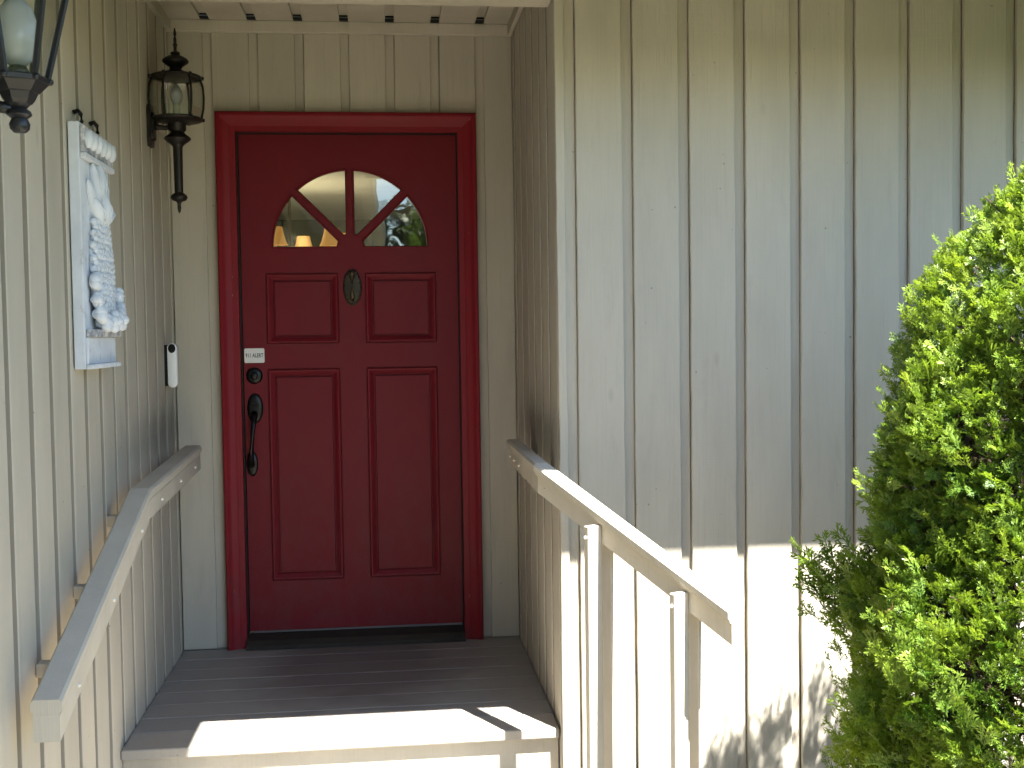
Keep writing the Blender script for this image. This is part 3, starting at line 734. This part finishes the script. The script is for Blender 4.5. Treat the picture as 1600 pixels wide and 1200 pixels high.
for x in (.07, .25):
    MB().tube([(x, -.004, 1.925), (x, -.016, 1.930), (x, -.024, 1.920), (x, -.026, 1.900), (x, -.020, 1.893), (x, -.018, 1.886)], [.007, .007, .0065, .006, .005, .004], 8).build('hook', M_black, PQ, smooth=True)

# ---------------------------------------------------------------- doorbell
DB = thing('video_doorbell', 'slim white doorbell with round black lens in the left corner by the door', 'doorbell', (-.680, -.250, 1.187))
def pill(w, h, n=14):
    p = []
    for i in range(n+1): a = math.pi*i/n; p.append((w*math.cos(a), h-w+w*math.sin(a)))
    for i in range(n+1): a = math.pi+math.pi*i/n; p.append((w*math.cos(a), -h+w+w*math.sin(a)))
    return p
dbm = MB(); pp = pill(.0185, .086); k = len(pp); v = []; f = []
for s, y in ((1, .020), (1, .002), (.94, -.002), (.82, -.0035)): v += [(a*s, y, b*(1-(1-s)*.25)) for a, b in pp]
for j in range(3):
    for i in range(k): f.append((j*k+i, j*k+(i+1) % k, (j+1)*k+(i+1) % k, (j+1)*k+i))
f.append(tuple(range(k))[::-1]); f.append(tuple(3*k+i for i in range(k)))
auto_smooth(dbm.add(v, f).build('body', M_white, DB), 40)
MB().prism([(.014*math.cos(2*math.pi*i/24), .066+.0175*math.sin(2*math.pi*i/24)) for i in range(24)], lambda a, b, d: (a, d, b), -.0055, -.0036).build('lens_disc', M_lens, DB)
MB().prism([(.0055*math.cos(2*math.pi*i/16), .066+.0055*math.sin(2*math.pi*i/16)) for i in range(16)], lambda a, b, d: (a, d, b), -.0065, -.0056).build('camera_lens', M_black, DB)
MB().prism([(-.030, -.080), (-.0188, -.080), (-.0188, .080), (-.030, .080)], lambda a, b, d: (a, d, b), .002, .050).build('mount_wedge', M_lens, DB)
MB().prism(pill(.0178, .084), lambda a, b, d: (a, d, b), .0202, .032).build('back_plate', M_lens, DB)

# ---------------------------------------------------------------- evergreen
TX, TY = 1.895, -2.25
TR = thing('evergreen_shrub', 'dense bright green conical evergreen growing in front of the right wall', 'shrub', (TX, TY, GZ))
RZ = np.array([-.37, -.15, .10, .25, .42, .62, .74, .9, 1.07, 1.34, 1.57, 1.69, 1.82, 1.93])
RR_ = np.array([.49, .565, .60, .635, .655, .635, .565, .52, .52, .445, .295, .18, .08, .01])
def radius(z, ph):
    base = np.interp(z, RZ, RR_)
    return base*(1+.05*np.sin(3*ph+z*5)+.05*np.sin(5*ph-z*9+1)+.035*np.sin(9*ph+z*14))
def spray_template(seed):
    """flat fan of scale leaves in the x-z plane, about one unit long, as narrow four-cornered blades"""
    r = random.Random(seed); V = []; T = []
    def blade(p, d, L, w, t0, t1):
        n = Vector((d.z, 0, -d.x)); a = p; b = p+d*L*.5+n*w; c = p+d*L; e = p+d*L*.5-n*w
        y = r.uniform(-.05, .05); y2 = y+r.uniform(-.10, .10)
        for q, t, yy in ((a, t0, y), (b, (t0+t1)/2, y), (c, t1, y2), (e, (t0+t1)/2, y)): V.append((q.x, q.y+yy, q.z)); T.append(t)
    bendx = r.uniform(-.25, .25); curl = r.uniform(-.10, .30); ns = 6
    stem = [Vector((bendx*(i/ns)**2, curl*(i/ns)**2, i/ns)) for i in range(ns+1)]
    for i in range(0, ns, 2):
        d = stem[i+2]-stem[i]; blade(stem[i], d.normalized(), d.length*1.3, .035, i/8, (i+3)/8)
    for i in range(1, ns):
        for s in (-1, 1):
            if r.random() < .10: continue
            L = .50*math.sin(math.pi*(.22+.62*i/ns))*r.uniform(.65, 1.2); a = s*r.uniform(.5, .95)
            d = Vector((math.sin(a), .0, math.cos(a))); p = stem[i]; t = i/7
            blade(p, d, L, .040, t*.6, .3+t*.6)
            for fr_ in (.35, .66):
                for s2 in (-1, 1):
                    if r.random() < .15: continue
                    a2 = a+s2*r.uniform(.4, .75); L2_ = L*(.62-.3*fr_)*r.uniform(.8, 1.3)
                    blade(p+d*L*fr_, Vector((math.sin(a2), 0, math.cos(a2))), max(L2_, .10), .036, .3+t*.5, .55+t*.45)
    return np.array(V), np.array(T)
TPL = [spray_template(i) for i in range(14)]
def build_sprays(name, m, parent, pos, out, up_mix, size, tint, loc=(0, 0, 0)):
    """one mesh: a fan at each pos, growing towards out blended with up"""
    VV = []; TT = []
    n = len(pos); d = out*(1-up_mix)[:, None]+np.array([0, 0, 1.])*up_mix[:, None]; d += rng.normal(0, .28, d.shape)
    d /= np.linalg.norm(d, axis=1)[:, None]
    side = np.cross(d, out+np.array([.10, -.15, .45])+rng.normal(0, .5, d.shape)); side /= np.linalg.norm(side, axis=1)[:, None]+1e-9
    nor = np.cross(side, d)
    which = rng.integers(0, len(TPL), n)
    for k, (V, T) in enumerate(TPL):
        i = np.where(which == k)[0]
        if not len(i): continue
        P_ = pos[i][:, None, :]+size[i][:, None, None]*(V[None, :, 0:1]*side[i][:, None, :]+V[None, :, 1:2]*nor[i][:, None, :]+V[None, :, 2:3]*d[i][:, None, :])
        VV.append(P_.reshape(-1, 3)); TT.append((T[None, :]*.55+tint[i][:, None]).reshape(-1))
    V = np.concatenate(VV); T = np.clip(np.concatenate(TT), 0, 1); nf = len(V)//4
    me = bpy.data.meshes.new(name); me.vertices.add(len(V)); me.vertices.foreach_set('co', V.astype(np.float32).ravel())
    me.loops.add(nf*4); me.loops.foreach_set('vertex_index', np.arange(nf*4, dtype=np.int32))
    me.polygons.add(nf); me.polygons.foreach_set('loop_start', np.arange(0, nf*4, 4, dtype=np.int32)); me.polygons.foreach_set('loop_total', np.full(nf, 4, dtype=np.int32))
    a = me.attributes.new('tint', 'FLOAT', 'POINT'); a.data.foreach_set('value', T.astype(np.float32))
    me.materials.append(m); me.update(); me.validate()
    return link(name, me, parent, loc)
def shell(n, lo, hi, zmin, zmax):
    z = rng.uniform(zmin, zmax, n*3); keep = rng.random(n*3) < np.interp(z, RZ, RR_)/.75+.12; z = z[keep][:n]
    ph = rng.uniform(0, 2*np.pi, len(z)); rr = radius(z, ph); k = rng.uniform(lo, hi, len(z))
    x, y = rr*k*np.cos(ph), rr*k*np.sin(ph)
    dr = (radius(z+.03, ph)-radius(z-.03, ph))/.06
    o = np.stack([np.cos(ph), np.sin(ph), -dr*.8], 1); o /= np.linalg.norm(o, axis=1)[:, None]
    ok = (y+TY < YF-.03)
    return np.stack([x, y, z-GZ], 1)[ok], o[ok]
pos, out = shell(58000, .84, .985, -.36, 1.90); n = len(pos)
toward = out[:, 0]*-.55+out[:, 1]*-.83                       # side facing the street gets the denser coat
keep = rng.random(n) < np.clip(.46+.85*toward, .06, .95)*np.where(pos[:, 0] > .30, .6, 1); pos, out = pos[keep], out[keep]; n = len(pos)
cpos, cout = shell(1500, .90, .98, -.36, 1.93)
ci = np.concatenate([((cpos[None]-p[:, None])**2).sum(2).argmin(1) for p in np.array_split(pos, 20)])
pull = rng.uniform(.0, .36, n)[:, None]
pos = pos*(1-pull)+(cpos[ci]*np.array([.96, .96, 1])+np.array([0, 0, -.01]))*pull
ctint = rng.normal(0, .11, len(cpos)); young = np.clip((pos[:, 2]-1.2)*.22, 0, .22)
build_sprays('foliage', M_arb, TR, pos, out, rng.uniform(.2, .65, n), rng.uniform(.022, .044, n), np.clip(.15+young+ctint[ci]+rng.normal(0, .09, n), -.3, .7))
pos, out = shell(1600, .95, 1.02, -.2, 1.93); n = len(pos)
build_sprays('leader_shoots', M_arb, TR, pos, out, rng.uniform(.45, .85, n), rng.uniform(.04, .066, n), rng.uniform(.1, .5, n))
M_inner = foliage('brown_inner_foliage', (.055, .040, .022), (.09, .065, .03), .1)
pos, out = shell(1300, .45, .68, -.34, 1.25); n = len(pos)
build_sprays('inner_dead_foliage', M_inner, TR, pos, out, rng.uniform(.1, .6, n), rng.uniform(.10, .16, n), rng.uniform(0, .5, n))
# wispy side branch that sticks out low on the left
wp = []; wo = []
for i in range(150):
    t = rng.random(); a = rng.normal(0, .04, 3); wp.append(np.array([-.44-.09*t, .42, .82+.15*t])+a*np.array([1, 1, 1.4])); wo.append([-.8, .1, .3])
wp = np.array(wp); wo = np.array(wo); n = len(wp)
build_sprays('side_branch', M_arb, TR, wp, wo, rng.uniform(.3, .7, n), rng.uniform(.05, .085, n), rng.uniform(0, .2, n))
MB().tube([(0, 0, -.05), (.01, .01, .6), (0, -.01, 1.3), (.01, 0, 2.1)], [.06, .05, .03, .008], 10).build('trunk', M_bark, TR, smooth=True)
br = MB(); r = random.Random(5)
for i in range(150):
    z = r.uniform(.1, 1.9); ph = r.uniform(0, 6.283); R0 = float(radius(np.array(z+GZ), np.array(ph)))*r.uniform(.75, .96)
    if R0*math.sin(ph)+TY > YF-.04: continue
    br.tube([(0, 0, z-.12), (R0*.5*math.cos(ph), R0*.5*math.sin(ph), z-.03), (R0*math.cos(ph+.1), R0*math.sin(ph+.1), z+.12)], [.008, .0055, .002], 5)
br.build('twigs', M_bark, TR)
TPs = TPL; TPL = TPL[:1]
build_sprays('dead_frond', M_dry, TR, np.array([[-.615, -.10, 1.04]]), np.array([[-.15, -.15, -1.]]), np.array([.0]), np.array([.06]), np.array([.3])); TPL = TPs
df = [o for o in TR.children if o.name.startswith('dead_frond')][0]; tag(df, 'single dry tan frond caught in the green foliage')

# dry weed stem by the post
ws = MB().tube([(.905, -1.34, GZ), (.902, -1.34, -.2), (.893, -1.34, -.07), (.881, -1.34, -.01), (.866, -1.34, .04)], [.0016, .0014, .0012, .001, .0006], 6).build('weed_stem', M_dry, smooth=True)
tag(ws, 'thin bent dry weed stem in front of the sunlit wall between the posts', 'weed')

# ---------------------------------------------------------------- hall seen through the fan window
def istruct(name, m, *b): return tag(MB().box(*b).build(name, m), kind='structure')
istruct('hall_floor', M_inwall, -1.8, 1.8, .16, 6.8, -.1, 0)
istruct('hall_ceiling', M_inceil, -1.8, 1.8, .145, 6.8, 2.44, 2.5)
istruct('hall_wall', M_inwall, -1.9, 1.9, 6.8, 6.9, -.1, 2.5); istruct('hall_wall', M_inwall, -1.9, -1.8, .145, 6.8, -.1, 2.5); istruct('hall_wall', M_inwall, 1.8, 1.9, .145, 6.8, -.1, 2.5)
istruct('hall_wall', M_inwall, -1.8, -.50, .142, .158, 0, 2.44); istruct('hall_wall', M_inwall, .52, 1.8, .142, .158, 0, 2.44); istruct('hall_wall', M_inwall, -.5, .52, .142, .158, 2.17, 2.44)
CH = thing('chandelier', 'lit chandelier with small amber bell shades seen through the fan window', 'chandelier', (-.55, 4.0, 0))
MB().tube([(0, 0, 2.44), (0, 0, 1.85)], .012, 8).build('stem', M_bronze, CH)
MB().lathe([(.005, 1.80), (.03, 1.83), (.045, 1.87), (.03, 1.91), (.012, 1.95)], n=16).build('hub', M_bronze, CH, smooth=True)
MB().lathe([(.002, 2.40), (.04, 2.41), (.055, 2.44)], n=16).build('ceiling_rose', M_bronze, CH)
shade = MB().lathe([(.052, 2.075), (.054, 2.06), (.062, 2.02), (.078, 1.97), (.092, 1.945)], n=14, caps=False)
for i in range(6):
    a = .35+i*math.pi/3; q = (.42*math.cos(a), .42*math.sin(a))
    MB().tube([(0, 0, 1.87), (q[0]*.4, q[1]*.4, 1.80), (q[0]*.85, q[1]*.85, 1.82), (q[0], q[1], 1.90)], .007, 8).build('arm', M_bronze, CH, smooth=True)
    MB().lathe([(.011, 1.90), (.011, 1.975)], n=10, cx=q[0], cy=q[1]).build('candle_sleeve', M_candle, CH)
    sh = shade.build('lamp_shade', M_shade, CH, (q[0], q[1], 0), smooth=True)
pl = bpy.data.lights.new('chandelier_light', 'POINT'); pl.energy = 7.5; pl.color = (1, .86, .62); pl.shadow_soft_size = .3
plo = bpy.data.objects.new('chandelier_light', pl); col.objects.link(plo); plo.location = (-.55, 4.0, 1.72)

# ---------------------------------------------------------------- trees behind the camera, mirrored in the door glass
def leafy_tree(name, label, cat, x, y, h, crown_r, m, n, trunk_h, conif=False, size=.25, group=None):
    t = thing(name, label, cat, (x, y, GZ), 0, group)
    MB().tube([(0, 0, 0), (.03, .02, trunk_h), (0, 0, h*.8)], [.10*h/4, .08*h/4, .02], 8).build('trunk', M_bark, t, smooth=True)
    lb = MB(); r = random.Random(int(abs(x*97)))
    for i in range(9):
        a = r.uniform(0, 6.28); z = r.uniform(trunk_h*.7, h*.6); k = crown_r*r.uniform(.5, .8)
        lb.tube([(0, 0, z), (k*.5*math.cos(a), k*.5*math.sin(a), z+.25*k), (k*math.cos(a), k*math.sin(a), z+.6*k)], [.03*h/4, .02*h/4, .006], 5)
    tag(lb.build('limbs', M_bark, t), kind='stuff')
    if conif:
        z = rng.uniform(.12, 1, n)**.8*h; rr = crown_r*(1-z/h)*np.sqrt(rng.random(n))*(.8+.3*np.sin(z*7)); ph = rng.uniform(0, 6.283, n)
        p = np.stack([rr*np.cos(ph), rr*np.sin(ph), z], 1); o = np.stack([np.cos(ph), np.sin(ph), -.2+0*ph], 1)
    else:
        cc = rng.normal(0, 1, (14, 3)); cc /= np.linalg.norm(cc, axis=1)[:, None]; cc *= rng.uniform(.3, .75, (14, 1))*crown_r
        q = rng.normal(0, 1, (n, 3)); q /= np.linalg.norm(q, axis=1)[:, None]; q *= (rng.random((n, 1))**.4)*crown_r*.45
        p = cc[rng.integers(0, 14, n)]+q; p[:, 2] = p[:, 2]*.85+(h-crown_r*.9); o = q/np.linalg.norm(q, axis=1)[:, None]
    build_sprays('crown', m, t, p, o, np.full(n, .3), rng.uniform(.7, 1.2, n)*size, rng.uniform(0, .5, n))
leafy_tree('garden_tree', 'leafy garden tree mirrored at the right of the door glass', 'tree', 1.55, -13, 4.1, 1.35, M_leaf, 900, 1.5)
for i, (x, y, h) in enumerate(((1.2, -46, 7.2), (2.6, -48, 6.4), (-.6, -50, 7.4), (4.6, -47, 8.2), (7.5, -49, 7.6))):
    leafy_tree('distant_conifer', ['second conifer from the left in the distant row, mirrored in the glass', 'shortest conifer, in the middle of the distant row', 'leftmost conifer of the distant row beyond the garden', 'tall conifer second from the right in the distant row', 'rightmost conifer of the distant row beyond the garden'][i], 'tree', x, y, h, 1.5, M_conif, 420, 1, True, .7, 'distant conifers beyond the garden')
